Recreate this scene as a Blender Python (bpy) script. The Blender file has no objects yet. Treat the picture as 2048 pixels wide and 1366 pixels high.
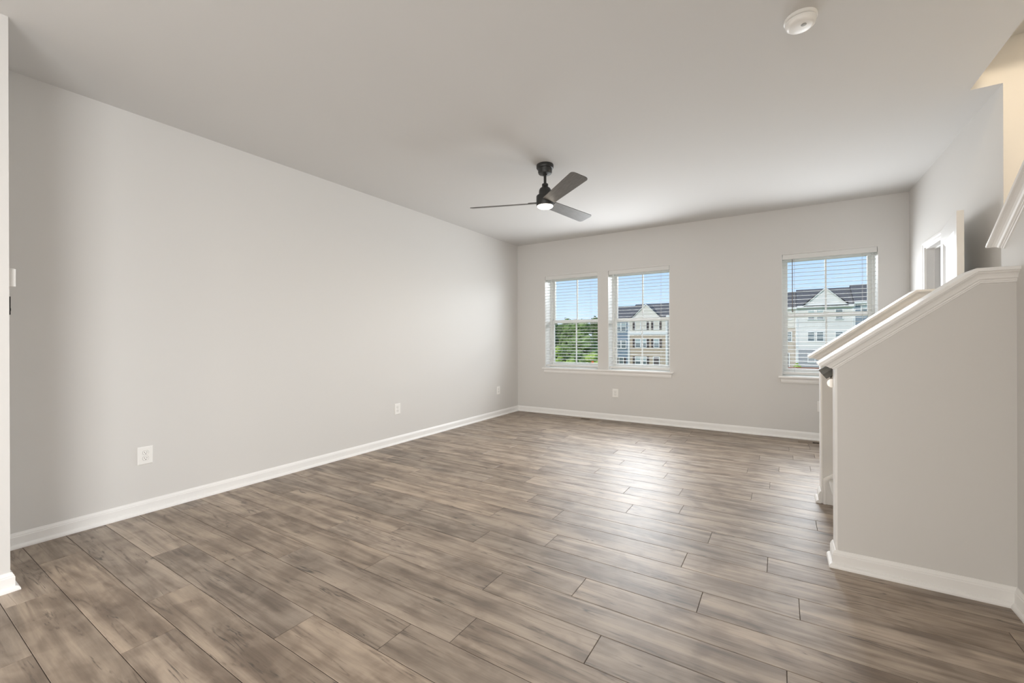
import bpy, bmesh, math, random
from mathutils import Vector, Matrix, noise

C = bpy.context.scene.collection
SC = bpy.context.scene
PI = math.pi

# ------------------------------------------------------------------ camera
CAM_H = 1.1916
YAW, ROLL, FPX, CYPX = 0.5630, -0.0037, 856.96, 678.06
cd = bpy.data.cameras.new('camera')
cam = bpy.data.objects.new('camera', cd)
C.objects.link(cam)
cd.sensor_fit = 'HORIZONTAL'
cd.sensor_width = 36.0
cd.lens = FPX / 2048 * 36.0
cd.shift_x = 0.0
cd.shift_y = (CYPX - 683.0) / 2048.0
cd.clip_start = 0.05
cd.clip_end = 500
x0 = Vector((math.cos(YAW), math.sin(YAW), 0))
d0 = Vector((-math.sin(YAW), math.cos(YAW), 0))
z0 = Vector((0, 0, 1))
cr, sr = math.cos(ROLL), math.sin(ROLL)
rt = cr * x0 + sr * z0
up = -sr * x0 + cr * z0
M = Matrix((rt, up, -d0)).transposed().to_4x4()
M.translation = (0, 0, CAM_H)
cam.matrix_world = M
SC.camera = cam

# ------------------------------------------------------------------ view, sky, sun, large lights
SC.view_settings.view_transform = 'Standard'
SC.view_settings.look = 'None'
SC.view_settings.gamma = 1
SC.view_settings.exposure = 0.55
SC.view_settings.use_curve_mapping = False
SC.cycles.use_denoising = True
SC.cycles.max_bounces = 10
SC.cycles.diffuse_bounces = 6
SC.cycles.transparent_max_bounces = 16
SC.cycles.sample_clamp_indirect = 6.0

world = bpy.data.worlds.new('sky')
SC.world = world
world.use_nodes = True
wn, wl = world.node_tree.nodes, world.node_tree.links
wn.clear()
tc = wn.new('ShaderNodeTexCoord')
sep = wn.new('ShaderNodeSeparateXYZ')
ramp = wn.new('ShaderNodeValToRGB')
els = ramp.color_ramp.elements
els[0].position = 0.0
els[0].color = (0.62, 0.72, 0.84, 1)
els[1].position = 1.0
els[1].color = (0.10, 0.25, 0.60, 1)
e = els.new(0.07); e.color = (0.48, 0.64, 0.85, 1)
e = els.new(0.20); e.color = (0.33, 0.50, 0.80, 1)
bg = wn.new('ShaderNodeBackground')
bg.inputs['Strength'].default_value = 1.0
wo = wn.new('ShaderNodeOutputWorld')
wl.new(tc.outputs['Generated'], sep.inputs[0])
wl.new(sep.outputs['Z'], ramp.inputs[0])
wl.new(ramp.outputs[0], bg.inputs['Color'])
wl.new(bg.outputs[0], wo.inputs['Surface'])


def lamp(name, kind, loc, rot, energy, color, **kw):
    ld = bpy.data.lights.new(name, kind)
    ld.energy = energy
    ld.color = color
    for k, v in kw.items():
        setattr(ld, k, v)
    o = bpy.data.objects.new(name, ld)
    C.objects.link(o)
    o.location = loc
    o.rotation_euler = rot
    return o


R90 = PI / 2
lamp('sun', 'SUN', (0, -20, 40), (math.radians(48), 0, math.radians(-25)), 2.1, (1.0, 0.95, 0.87), angle=0.03)
# daylight coming in through the three windows
DAY_OUT = 75.0
DAYCOL = (0.93, 0.965, 1.0)
for nm, xc, w, DAY in (('daylight_left', -2.777, 0.84, 5.5), ('daylight_middle', -1.735, 0.82, 25.0), ('daylight_right', 0.442, 0.84, 17.5)):
    ld = lamp(nm, 'AREA', (xc, 6.112, 1.455), (-R90, 0, 0), DAY, DAYCOL, shape='RECTANGLE', size=w, size_y=1.32)
    ld.data.spread = math.radians(158)
# open sky beyond the windows, falling on jambs, sashes and the upper side of the slats
lamp('daylight_outside', 'AREA', (-2.25, 8.7, 2.55), (-math.radians(78), 0, 0), DAY_OUT * 1.25, DAYCOL, shape='RECTANGLE', size=3.6, size_y=0.5)
lamp('daylight_outside_right', 'AREA', (0.44, 8.7, 2.55), (-math.radians(78), 0, 0), DAY_OUT, DAYCOL, shape='RECTANGLE', size=2.8, size_y=0.5)
# added fill lamps, unseen: one at the back wall, one at the right wall
lamp('fill_back', 'AREA', (-1.2, -4.38, 1.25), (R90, 0, 0), 25.0, (1.0, 0.96, 0.90), shape='RECTANGLE', size=3.2, size_y=2.1, spread=math.radians(120))
lamp('fill_side', 'AREA', (0.86, -1.25, 1.15), (R90 - 0.12, 0, R90 - 0.60), 68.0, (0.97, 0.985, 1.0), shape='RECTANGLE', size=2.8, size_y=1.9, spread=math.radians(118))

# ------------------------------------------------------------------ dimensions
XL, YF, XR, H = -3.736, 6.10, 1.141, 2.74
XK, XK2 = 0.875, 0.998          # wall of the second flight (room face, stair face)
YK, YK2 = 2.789, 2.909          # near knee wall
YO = 3.805                      # stairwell far wall, and far knee wall
YO2 = 3.925
XS, YS = -3.123, 0.4495          # wall end at left of the picture
YB = -4.5                       # back wall
XE = 2.12                       # stairwell right wall
KX = 0.241                      # end of the knee walls


# ------------------------------------------------------------------ materials
def new_mat(name):
    m = bpy.data.materials.new(name)
    m.use_nodes = True
    nt = m.node_tree
    return m, nt.nodes, nt.links, nt.nodes['Principled BSDF']


def paint(name, col, rough=0.6, bump=0.0, scale=250.0, var=0.0, spec=0.3, metal=0.0):
    m, n, l, b = new_mat(name)
    b.inputs['Base Color'].default_value = (*col, 1)
    b.inputs['Roughness'].default_value = rough
    b.inputs['Specular IOR Level'].default_value = spec
    b.inputs['Metallic'].default_value = metal
    t = n.new('ShaderNodeTexCoord')
    nz = n.new('ShaderNodeTexNoise')
    nz.inputs['Scale'].default_value = scale
    nz.inputs['Detail'].default_value = 3
    l.new(t.outputs['Object'], nz.inputs['Vector'])
    if bump > 0:
        bp = n.new('ShaderNodeBump')
        bp.inputs['Strength'].default_value = bump
        bp.inputs['Distance'].default_value = 0.002
        l.new(nz.outputs['Fac'], bp.inputs['Height'])
        l.new(bp.outputs['Normal'], b.inputs['Normal'])
    if var > 0:
        mx = n.new('ShaderNodeMix')
        mx.data_type = 'RGBA'
        mx.inputs['A'].default_value = (*[c * (1 - var) for c in col], 1)
        mx.inputs['B'].default_value = (*[min(1, c * (1 + var)) for c in col], 1)
        l.new(nz.outputs['Fac'], mx.inputs['Factor'])
        l.new(mx.outputs['Result'], b.inputs['Base Color'])
    return m


def emit(name, col, strength):
    m, n, l, b = new_mat(name)
    b.inputs['Base Color'].default_value = (*col, 1)
    b.inputs['Emission Color'].default_value = (*col, 1)
    b.inputs['Emission Strength'].default_value = strength
    return m


WALL = paint('wall_paint', (0.70, 0.688, 0.668), 0.75, 0.08, 320, 0.0, 0.2)
CEIL = paint('ceiling_paint', (0.685, 0.678, 0.665), 0.85, 0.06, 260, 0.0, 0.15)
TRIM = paint('trim_paint', (0.88, 0.872, 0.857), 0.38, 0.0, 50, 0.0, 0.4)
DOORP = paint('door_paint', (0.75, 0.745, 0.735), 0.4, 0.03, 90, 0.0, 0.4)
VINYL = paint('window_vinyl', (0.84, 0.835, 0.81), 0.35, 0.0, 60, 0.0, 0.4)
SLAT = paint('blind_white', (0.73, 0.725, 0.705), 0.45, 0.02, 120, 0.0, 0.35)
CORD = paint('blind_cord', (0.62, 0.61, 0.58), 0.8, 0.0, 200, 0.1)
WAND = paint('wand_brown', (0.22, 0.19, 0.165), 0.35, 0.0, 90, 0.1)
PLASTIC = paint('white_plastic', (0.90, 0.89, 0.865), 0.35, 0.0, 60, 0.0, 0.45)
GREYPL = paint('grey_plastic', (0.40, 0.40, 0.39), 0.5, 0.0, 60, 0.05)
SLOT = paint('socket_slot', (0.05, 0.047, 0.043), 0.7, 0.0, 60, 0.05)
BLACK = paint('black_plastic', (0.02, 0.018, 0.016), 0.45, 0.0, 60, 0.1)
FANBLK = paint('fan_black_metal', (0.028, 0.028, 0.027), 0.42, 0.04, 300, 0.1, 0.45)
CARPET = paint('stair_carpet', (0.60, 0.585, 0.56), 0.95, 0.9, 420, 0.14, 0.05)
RAIL = paint('handrail_grey', (0.17, 0.17, 0.155), 0.45, 0.05, 90, 0.12)
NICKEL = paint('brushed_nickel', (0.55, 0.52, 0.48), 0.3, 0.0, 200, 0.05, 0.5, 1.0)
LENS = emit('fan_lamp_glow', (1.0, 0.90, 0.76), 9.0)
LAMPG = emit('ceiling_lamp_glow', (1.0, 0.86, 0.66), 6.0)
VENTM = paint('vent_brown', (0.26, 0.205, 0.155), 0.5, 0.05, 120, 0.15)
VENTD = paint('vent_dark', (0.012, 0.009, 0.006), 0.8, 0.0, 80, 0.1)


def fan_wood():
    m, n, l, b = new_mat('fan_blade_grain')
    t = n.new('ShaderNodeTexCoord')
    mp = n.new('ShaderNodeMapping')
    mp.inputs['Scale'].default_value = (4, 70, 20)
    nz = n.new('ShaderNodeTexNoise')
    nz.inputs['Scale'].default_value = 3
    nz.inputs['Detail'].default_value = 5
    r = n.new('ShaderNodeValToRGB')
    r.color_ramp.elements[0].position = 0.3
    r.color_ramp.elements[0].color = (0.10, 0.094, 0.085, 1)
    r.color_ramp.elements[1].position = 0.75
    r.color_ramp.elements[1].color = (0.18, 0.17, 0.157, 1)
    l.new(t.outputs['Object'], mp.inputs['Vector'])
    l.new(mp.outputs[0], nz.inputs['Vector'])
    l.new(nz.outputs['Fac'], r.inputs[0])
    l.new(r.outputs[0], b.inputs['Base Color'])
    b.inputs['Roughness'].default_value = 0.5
    b.inputs['Specular IOR Level'].default_value = 0.45
    return m


BLADE = fan_wood()


def glass_mat():
    m, n, l, b = new_mat('window_glass')
    n.remove(b)
    out = n['Material Output']
    tr = n.new('ShaderNodeBsdfTransparent')
    tr.inputs[0].default_value = (0.965, 0.975, 0.97, 1)
    gl = n.new('ShaderNodeBsdfGlossy')
    gl.inputs['Roughness'].default_value = 0.02
    fr = n.new('ShaderNodeFresnel')
    fr.inputs['IOR'].default_value = 1.25
    mx = n.new('ShaderNodeMixShader')
    l.new(fr.outputs[0], mx.inputs[0])
    l.new(tr.outputs[0], mx.inputs[1])
    l.new(gl.outputs[0], mx.inputs[2])
    l.new(mx.outputs[0], out.inputs['Surface'])
    return m


GLASS = glass_mat()


def plank_mat():
    m, n, l, b = new_mat('floor_planks')

    def N(t, **kw):
        x = n.new(t)
        for k, v in kw.items():
            x.inputs[k].default_value = v
        return x

    def math_(op, a, c=None, clamp=False):
        x = n.new('ShaderNodeMath')
        x.operation = op
        x.use_clamp = clamp
        for i, v in enumerate((a, c)):
            if v is None:
                continue
            if isinstance(v, (int, float)):
                x.inputs[i].default_value = v
            else:
                l.new(v, x.inputs[i])
        return x.outputs[0]

    def ramp_(v, p0, c0, p1, c1):
        x = n.new('ShaderNodeValToRGB')
        x.color_ramp.elements[0].position = p0
        x.color_ramp.elements[0].color = c0 if len(c0) == 4 else (*c0, 1)
        x.color_ramp.elements[1].position = p1
        x.color_ramp.elements[1].color = c1 if len(c1) == 4 else (*c1, 1)
        l.new(v, x.inputs[0])
        return x.outputs[0]

    def mixc(f, a, c, mode='MIX'):
        x = n.new('ShaderNodeMix')
        x.data_type = 'RGBA'
        x.blend_type = mode
        x.clamp_result = False
        for key, v in (('Factor', f), ('A', a), ('B', c)):
            if isinstance(v, (int, float)):
                x.inputs[key].default_value = v
            elif isinstance(v, tuple):
                x.inputs[key].default_value = (*v, 1) if len(v) == 3 else v
            else:
                l.new(v, x.inputs[key])
        return x.outputs['Result']

    tcx = N('ShaderNodeTexCoord')
    at = n.new('ShaderNodeAttribute')
    at.attribute_name = 'plank'
    sp = N('ShaderNodeSeparateColor')
    l.new(at.outputs['Color'], sp.inputs[0])
    r1, r2, r3 = sp.outputs[0], sp.outputs[1], sp.outputs[2]
    sx = N('ShaderNodeSeparateXYZ')
    l.new(tcx.outputs['Object'], sx.inputs[0])
    X = math_('ADD', sx.outputs[0], math_('MULTIPLY', r1, 61.0))
    Y = math_('ADD', sx.outputs[1], math_('MULTIPLY', r2, 23.0))

    def vec(kx, ky):
        c = N('ShaderNodeCombineXYZ')
        l.new(math_('MULTIPLY', X, kx), c.inputs[0])
        l.new(math_('MULTIPLY', Y, ky), c.inputs[1])
        l.new(r3, c.inputs[2])
        return c.outputs[0]

    def nz(v, scale, detail=4, rough=0.55, dist=0.0):
        x = N('ShaderNodeTexNoise', Scale=scale, Detail=detail, Roughness=rough, Distortion=dist)
        l.new(v, x.inputs['Vector'])
        return x.outputs['Fac']

    broad = nz(vec(0.6, 5.0), 1.4, 4, 0.5, 1.8)          # heartwood figure
    mid = nz(vec(1.6, 20.0), 1.6, 4, 0.6, 0.9)
    fine = nz(vec(7.0, 150.0), 1.5, 3, 0.6)
    blot = nz(vec(4.5, 6.0), 1.3, 3, 0.5, 0.5)             # cloudy patches across the grain
    col = ramp_(broad, 0.36, (0.118, 0.083, 0.058), 0.62, (0.445, 0.358, 0.280))
    warm = ramp_(mid, 0.32, (0.108, 0.077, 0.054), 0.68, (0.44, 0.353, 0.276))
    col = mixc(0.30, col, warm)
    col = mixc(math_('MULTIPLY', ramp_(blot, 0.42, (0, 0, 0), 0.72, (1, 1, 1)), 0.42), col, (0.49, 0.408, 0.328))
    col = mixc(math_('MULTIPLY', ramp_(blot, 0.30, (1, 1, 1), 0.48, (0, 0, 0)), 0.42), col, (0.135, 0.096, 0.068))
    col = mixc(0.5, col, ramp_(fine, 0.25, (0.78, 0.77, 0.76), 0.75, (1.14, 1.14, 1.14)), 'MULTIPLY')
    # dark mineral streaks that run with the grain
    st = nz(vec(0.55, 9.0), 1.25, 2, 0.45, 1.2)
    sd = math_('ABSOLUTE', math_('SUBTRACT', st, 0.565))
    streak = ramp_(sd, 0.003, (1, 1, 1), 0.020, (0, 0, 0))
    brk = ramp_(nz(vec(2.6, 14.0), 1.8, 4, 0.7), 0.49, (0, 0, 0), 0.58, (1, 1, 1))
    col = mixc(math_('MULTIPLY', math_('MULTIPLY', streak, brk), 0.85), col, (0.075, 0.055, 0.042))
    soft = ramp_(sd, 0.004, (1, 1, 1), 0.06, (0, 0, 0))
    col = mixc(math_('MULTIPLY', soft, 0.42), col, (0.17, 0.125, 0.092))
    st2 = nz(vec(0.9, 12.0), 1.15, 3, 0.5, 1.8)
    sd2 = math_('ABSOLUTE', math_('SUBTRACT', st2, 0.44))
    crack = ramp_(sd2, 0.004, (1, 1, 1), 0.022, (0, 0, 0))
    brk2 = ramp_(nz(vec(1.7, 8.0), 1.4, 4, 0.7), 0.55, (0, 0, 0), 0.62, (1, 1, 1))
    col = mixc(math_('MULTIPLY', math_('MULTIPLY', crack, brk2), 0.85), col, (0.05, 0.038, 0.03))
    # knots
    vo = n.new('ShaderNodeTexVoronoi')
    vo.inputs['Scale'].default_value = 1.0
    wv = nz(vec(5.0, 9.0), 2.0, 3)
    c = N('ShaderNodeCombineXYZ')
    l.new(math_('ADD', math_('MULTIPLY', X, 1.55), math_('MULTIPLY', wv, 0.08)), c.inputs[0])
    l.new(math_('ADD', math_('MULTIPLY', Y, 3.9), math_('MULTIPLY', wv, 0.16)), c.inputs[1])
    l.new(c.outputs[0], vo.inputs['Vector'])
    vs = N('ShaderNodeSeparateColor')
    l.new(vo.outputs['Color'], vs.inputs[0])
    has = math_('GREATER_THAN', vs.outputs[0], 0.42)
    halo = ramp_(vo.outputs['Distance'], 0.05, (1, 1, 1), 0.24, (0, 0, 0))
    core = ramp_(vo.outputs['Distance'], 0.022, (1, 1, 1), 0.060, (0, 0, 0))
    col = mixc(math_('MULTIPLY', math_('MULTIPLY', halo, has), 0.42), col, (0.17, 0.125, 0.09))
    col = mixc(math_('MULTIPLY', math_('MULTIPLY', core, has), 0.80), col, (0.07, 0.052, 0.042))
    # tone of the single board
    tone = ramp_(r3, 0.0, (0.84, 0.84, 0.84), 1.0, (1.10, 1.10, 1.10))
    col = mixc(1.0, col, tone, 'MULTIPLY')
    grey = ramp_(r1, 0.0, (1.02, 1.0, 0.97), 1.0, (0.985, 1.0, 1.02))
    col = mixc(1.0, col, grey, 'MULTIPLY')
    l.new(col, b.inputs['Base Color'])
    ro = n.new('ShaderNodeMapRange')
    ro.inputs['To Min'].default_value = 0.42
    ro.inputs['To Max'].default_value = 0.52
    l.new(fine, ro.inputs['Value'])
    l.new(ro.outputs[0], b.inputs['Roughness'])
    b.inputs['Specular IOR Level'].default_value = 0.85
    bp = n.new('ShaderNodeBump')
    bp.inputs['Strength'].default_value = 0.12
    bp.inputs['Distance'].default_value = 0.0012
    l.new(mid, bp.inputs['Height'])
    l.new(bp.outputs[0], b.inputs['Normal'])
    return m


PLANK = plank_mat()
GAP = paint('floor_joint', (0.04, 0.03, 0.024), 0.8, 0.0, 90, 0.1)


def siding(name, col, lap=0.15):
    m, n, l, b = new_mat(name)
    t = n.new('ShaderNodeTexCoord')
    s = n.new('ShaderNodeSeparateXYZ')
    l.new(t.outputs['Object'], s.inputs[0])
    f = n.new('ShaderNodeMath'); f.operation = 'MULTIPLY'; f.inputs[1].default_value = 1 / lap
    l.new(s.outputs['Z'], f.inputs[0])
    g = n.new('ShaderNodeMath'); g.operation = 'FRACT'
    l.new(f.outputs[0], g.inputs[0])
    bp = n.new('ShaderNodeBump'); bp.inputs['Strength'].default_value = 0.5; bp.inputs['Distance'].default_value = 0.02
    bp.invert = True
    l.new(g.outputs[0], bp.inputs['Height'])
    l.new(bp.outputs[0], b.inputs['Normal'])
    nz = n.new('ShaderNodeTexNoise'); nz.inputs['Scale'].default_value = 0.8
    l.new(t.outputs['Object'], nz.inputs['Vector'])
    mx = n.new('ShaderNodeMix'); mx.data_type = 'RGBA'
    mx.inputs['A'].default_value = (*[c * 0.94 for c in col], 1)
    mx.inputs['B'].default_value = (*[min(1, c * 1.05) for c in col], 1)
    l.new(nz.outputs['Fac'], mx.inputs['Factor'])
    l.new(mx.outputs['Result'], b.inputs['Base Color'])
    b.inputs['Roughness'].default_value = 0.7
    return m


S_BLUE = siding('siding_blue', (0.19, 0.245, 0.30))
S_BEIGE = siding('siding_beige', (0.46, 0.37, 0.275))
S_CREAM = siding('siding_cream', (0.66, 0.61, 0.53))
S_TAUPE = siding('siding_taupe', (0.33, 0.30, 0.29))
S_WHITE = siding('siding_white', (0.70, 0.675, 0.635))
S_GREY = siding('siding_grey', (0.36, 0.355, 0.36))
S_SLATE = siding('siding_slate', (0.23, 0.27, 0.31))
S_TAN = siding('siding_tan', (0.45, 0.365, 0.28))
ROOF = paint('roof_shingle', (0.125, 0.12, 0.118), 0.9, 0.5, 6, 0.25, 0.1)
XTRIM = paint('exterior_trim', (0.74, 0.73, 0.71), 0.6, 0.0, 4, 0.03)
SHUT = paint('shutter_brown', (0.075, 0.058, 0.055), 0.6, 0.0, 8, 0.1)
XGLASS = paint('exterior_pane', (0.16, 0.19, 0.20), 0.12, 0.0, 1.2, 0.5, 0.7)
XBLIND = paint('exterior_pane_blind', (0.42, 0.48, 0.48), 0.4, 0.0, 2, 0.1)
DOORX = paint('exterior_door', (0.12, 0.10, 0.10), 0.5, 0.0, 6, 0.1)
GRASS = paint('grass', (0.19, 0.27, 0.055), 0.95, 0.6, 0.9, 0.35, 0.05)
BARK = paint('bark', (0.10, 0.08, 0.06), 0.9, 0.6, 14, 0.3)
BRICK = paint('red_brick', (0.33, 0.135, 0.085), 0.85, 0.3, 8, 0.2)
ORANGE = paint('orange_marker', (0.75, 0.17, 0.06), 0.6, 0.0, 8, 0.05)


def leaf(name, a, c, scale=1.6):
    m, n, l, b = new_mat(name)
    t = n.new('ShaderNodeTexCoord')
    nz = n.new('ShaderNodeTexNoise')
    nz.inputs['Scale'].default_value = scale
    nz.inputs['Detail'].default_value = 6
    nz.inputs['Roughness'].default_value = 0.75
    r = n.new('ShaderNodeValToRGB')
    r.color_ramp.elements[0].position = 0.35
    r.color_ramp.elements[0].color = (*a, 1)
    r.color_ramp.elements[1].position = 0.68
    r.color_ramp.elements[1].color = (*c, 1)
    l.new(t.outputs['Object'], nz.inputs['Vector'])
    l.new(nz.outputs['Fac'], r.inputs[0])
    l.new(r.outputs[0], b.inputs['Base Color'])
    b.inputs['Roughness'].default_value = 0.75
    b.inputs['Specular IOR Level'].default_value = 0.15
    return m


LEAF_D = leaf('leaf_dark', (0.055, 0.085, 0.035), (0.16, 0.22, 0.075))
LEAF_M = leaf('leaf_mid', (0.075, 0.12, 0.04), (0.27, 0.36, 0.12))
LEAF_Y = leaf('leaf_yellow_green', (0.20, 0.29, 0.055), (0.52, 0.62, 0.15))


# ------------------------------------------------------------------ mesh helpers
class MB:
    def __init__(self):
        self.bm = bmesh.new()

    def box(self, a, b, mi=0):
        (ax, ay, az), (bx, by, bz) = a, b
        v = [self.bm.verts.new(p) for p in ((ax, ay, az), (bx, ay, az), (bx, by, az), (ax, by, az),
                                            (ax, ay, bz), (bx, ay, bz), (bx, by, bz), (ax, by, bz))]
        for f in ((3, 2, 1, 0), (4, 5, 6, 7), (0, 1, 5, 4), (1, 2, 6, 5), (2, 3, 7, 6), (3, 0, 4, 7)):
            self.bm.faces.new([v[i] for i in f]).material_index = mi
        return self

    def poly(self, pts, mi=0):
        self.bm.faces.new([self.bm.verts.new(p) for p in pts]).material_index = mi
        return self

    def prism(self, pts, off, mi=0):
        off = Vector(off)
        a = [self.bm.verts.new(Vector(p)) for p in pts]
        b = [self.bm.verts.new(Vector(p) + off) for p in pts]
        n = len(pts)
        self.bm.faces.new(a).material_index = mi
        self.bm.faces.new(b[::-1]).material_index = mi
        for i in range(n):
            self.bm.faces.new((a[i], b[i], b[(i + 1) % n], a[(i + 1) % n])).material_index = mi
        return self

    def loft(self, rings, caps=True, mi=0, closed=True):
        rs = [[self.bm.verts.new(p) for p in r] for r in rings]
        n = len(rs[0])
        for a, b in zip(rs, rs[1:]):
            for i in range(n if closed else n - 1):
                j = (i + 1) % n
                self.bm.faces.new((a[i], a[j], b[j], b[i])).material_index = mi
        if caps:
            self.bm.faces.new(rs[0][::-1]).material_index = mi
            self.bm.faces.new(rs[-1]).material_index = mi
        return self

    def lathe(self, prof, c=(0, 0, 0), seg=40, mi=0):
        rings = []
        for r, z in prof:
            r = max(r, 1e-4)
            rings.append([(c[0] + r * math.cos(2 * PI * i / seg), c[1] + r * math.sin(2 * PI * i / seg), c[2] + z)
                          for i in range(seg)])
        return self.loft(rings, True, mi)

    def tube(self, pts, r, seg=10, mi=0):
        pts = [Vector(p) for p in pts]
        rings = []
        for i, p in enumerate(pts):
            d = (pts[min(i + 1, len(pts) - 1)] - pts[max(i - 1, 0)]).normalized()
            u = d.cross(Vector((0.13, 0.21, 0.97)) if abs(d.z) < 0.9 else Vector((1, 0, 0))).normalized()
            w = d.cross(u)
            rings.append([p + r * (math.cos(2 * PI * k / seg) * u + math.sin(2 * PI * k / seg) * w) for k in range(seg)])
        return self.loft(rings, True, mi)

    def build(self, name, mats, parent=None, loc=(0, 0, 0), smooth=False, bevel=0.0, seg=2):
        bmesh.ops.recalc_face_normals(self.bm, faces=self.bm.faces)
        me = bpy.data.meshes.new(name)
        self.bm.to_mesh(me)
        self.bm.free()
        for m in (mats if isinstance(mats, (list, tuple)) else [mats]):
            me.materials.append(m)
        o = bpy.data.objects.new(name, me)
        C.objects.link(o)
        o.location = loc
        if parent is not None:
            o.parent = parent
        if smooth:
            for p in me.polygons:
                p.use_smooth = True
            md = o.modifiers.new('split', 'EDGE_SPLIT')
            md.split_angle = math.radians(38)
        if bevel > 0:
            md = o.modifiers.new('bevel', 'BEVEL')
            md.width = bevel
            md.segments = seg
            md.limit_method = 'ANGLE'
            md.angle_limit = math.radians(40)
            md.harden_normals = False
        return o


def sweep_floor(pts, prof, pre=None, post=None, mb=None):
    """Profile (offset to the left of travel, height) swept along a floor path with mitred corners."""
    mb = mb or MB()
    P = [Vector((p[0], p[1])) for p in pts]
    rings = []
    for i, p in enumerate(P):
        a = P[i - 1] if i > 0 else (Vector(pre) if pre else None)
        b = P[i + 1] if i < len(P) - 1 else (Vector(post) if post else None)
        d1 = (p - a).normalized() if a is not None else None
        d2 = (b - p).normalized() if b is not None else None
        d1 = d1 or d2
        d2 = d2 or d1
        n1, n2 = Vector((-d1.y, d1.x)), Vector((-d2.y, d2.x))
        m = (n1 + n2).normalized()
        m = m / max(0.3, m.dot(n1))
        rings.append([(p.x + m.x * o, p.y + m.y * o, z) for o, z in prof])
    mb.loft(rings, True)
    return mb


def thing(name, label, cat, loc=(0, 0, 0), group=None):
    o = bpy.data.objects.new(name, None)
    o.empty_display_size = 0.1
    C.objects.link(o)
    o.location = loc
    o['label'] = label
    o['category'] = cat
    if group:
        o['group'] = group
    return o


def tag(o, label, cat, group=None):
    o['label'] = label
    o['category'] = cat
    if group:
        o['group'] = group
    return o


def struct(o, label=None, cat=None):
    o['kind'] = 'structure'
    if label:
        o['label'] = label
    if cat:
        o['category'] = cat
    return o


def children(o):
    return [c for c in C.objects if c.parent == o]


def copy_tree(o, parent=None):
    c = o.copy()
    C.objects.link(c)
    if parent is not None:
        c.parent = parent
    for ch in children(o):
        copy_tree(ch, c)
    return c


# ------------------------------------------------------------------ floor: planks along X, real joints of the visible rows
ROW_W, ROW_0, LEN = 0.1775, 1.645, 1.22
JOINTS = {-6: -2.13, -5: -2.45, -4: -1.72, -3: -1.32, -2: -1.11, -1: -0.62, 0: -1.21, 1: -0.83, 2: -0.32, 3: 0.06,
          4: -0.45, 5: -0.07, 6: -0.37, 7: -0.91, 8: -0.60, 9: 0.18, 10: 0.55, 11: -0.20, 12: -0.86, 13: -1.31,
          14: -0.95, 15: -1.49, 16: -1.25}
random.seed(11)
FX0, FX1 = -3.86, 2.2
mb = MB()
cols = []
k0 = math.floor((YB - ROW_0) / ROW_W)
k1 = math.ceil((YF - ROW_0) / ROW_W)
lay = mb.bm.loops.layers.float_color.new('plank')
g = 0.0009
for k in range(k0, k1):
    ya, yb = ROW_0 + k * ROW_W, min(ROW_0 + (k + 1) * ROW_W, YF + 0.02)
    j = JOINTS.get(k, random.uniform(0, LEN))
    x = j - math.ceil((j - FX0) / LEN) * LEN
    while x < FX1:
        a, b = max(x, FX0), min(x + LEN, FX1)
        c = (random.random(), random.random(), random.random(), 1)
        if b - a > 0.02:
            e_ = 0.0014
            ring = [[(a + g, ya + g, -e_), (b - g, ya + g, -e_), (b - g, yb - g, -e_), (a + g, yb - g, -e_)],
                    [(a + g + e_, ya + g + e_, 0), (b - g - e_, ya + g + e_, 0), (b - g - e_, yb - g - e_, 0), (a + g + e_, yb - g - e_, 0)]]
            lo = [mb.bm.verts.new(p) for p in ring[0]]
            hi = [mb.bm.verts.new(p) for p in ring[1]]
            fs = [mb.bm.faces.new(hi)] + [mb.bm.faces.new((lo[i], lo[(i + 1) % 4], hi[(i + 1) % 4], hi[i])) for i in range(4)]
            for f in fs:
                for lp in f.loops:
                    lp[lay] = c
        x += LEN
mb.box((FX0, YB, -0.2), (FX1, YF + 0.2, -0.0022), 1)
floor = struct(mb.build('floor', [PLANK, GAP]))

# ------------------------------------------------------------------ walls and ceiling
struct(MB().box((XL - 0.14, YS, 0), (XL, YF + 0.2, H)).build('wall_left', WALL))
struct(MB().box((XL - 0.14, YB, 0), (XS, YS, H)).build('wall_left_front', WALL))
WIN = [(-3.222, -2.330), (-2.174, -1.298), (-0.006, 0.889)]
WZ0, WZ1 = 0.717, 2.195
mb = MB()
xs = [XL - 0.14]
for a, b in WIN:
    xs += [a, b]
xs.append(XR + 1.1)
for i in range(0, len(xs), 2):
    mb.box((xs[i], YF, 0), (xs[i + 1], YF + 0.2, H))
for a, b in WIN:
    mb.box((a, YF, 0), (b, YF + 0.2, WZ0)).box((a, YF, WZ1), (b, YF + 0.2, H))
struct(mb.build('wall_far', WALL))
DY0, DY1, DZ = 4.745, 5.478, 2.033
mb = MB()
mb.box((XR, YO, 0), (XR + 0.12, DY0, H)).box((XR, DY1, 0), (XR + 0.12, YF, H)).box((XR, DY0, DZ), (XR + 0.12, DY1, H))
struct(mb.build('wall_right', WALL))
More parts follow.
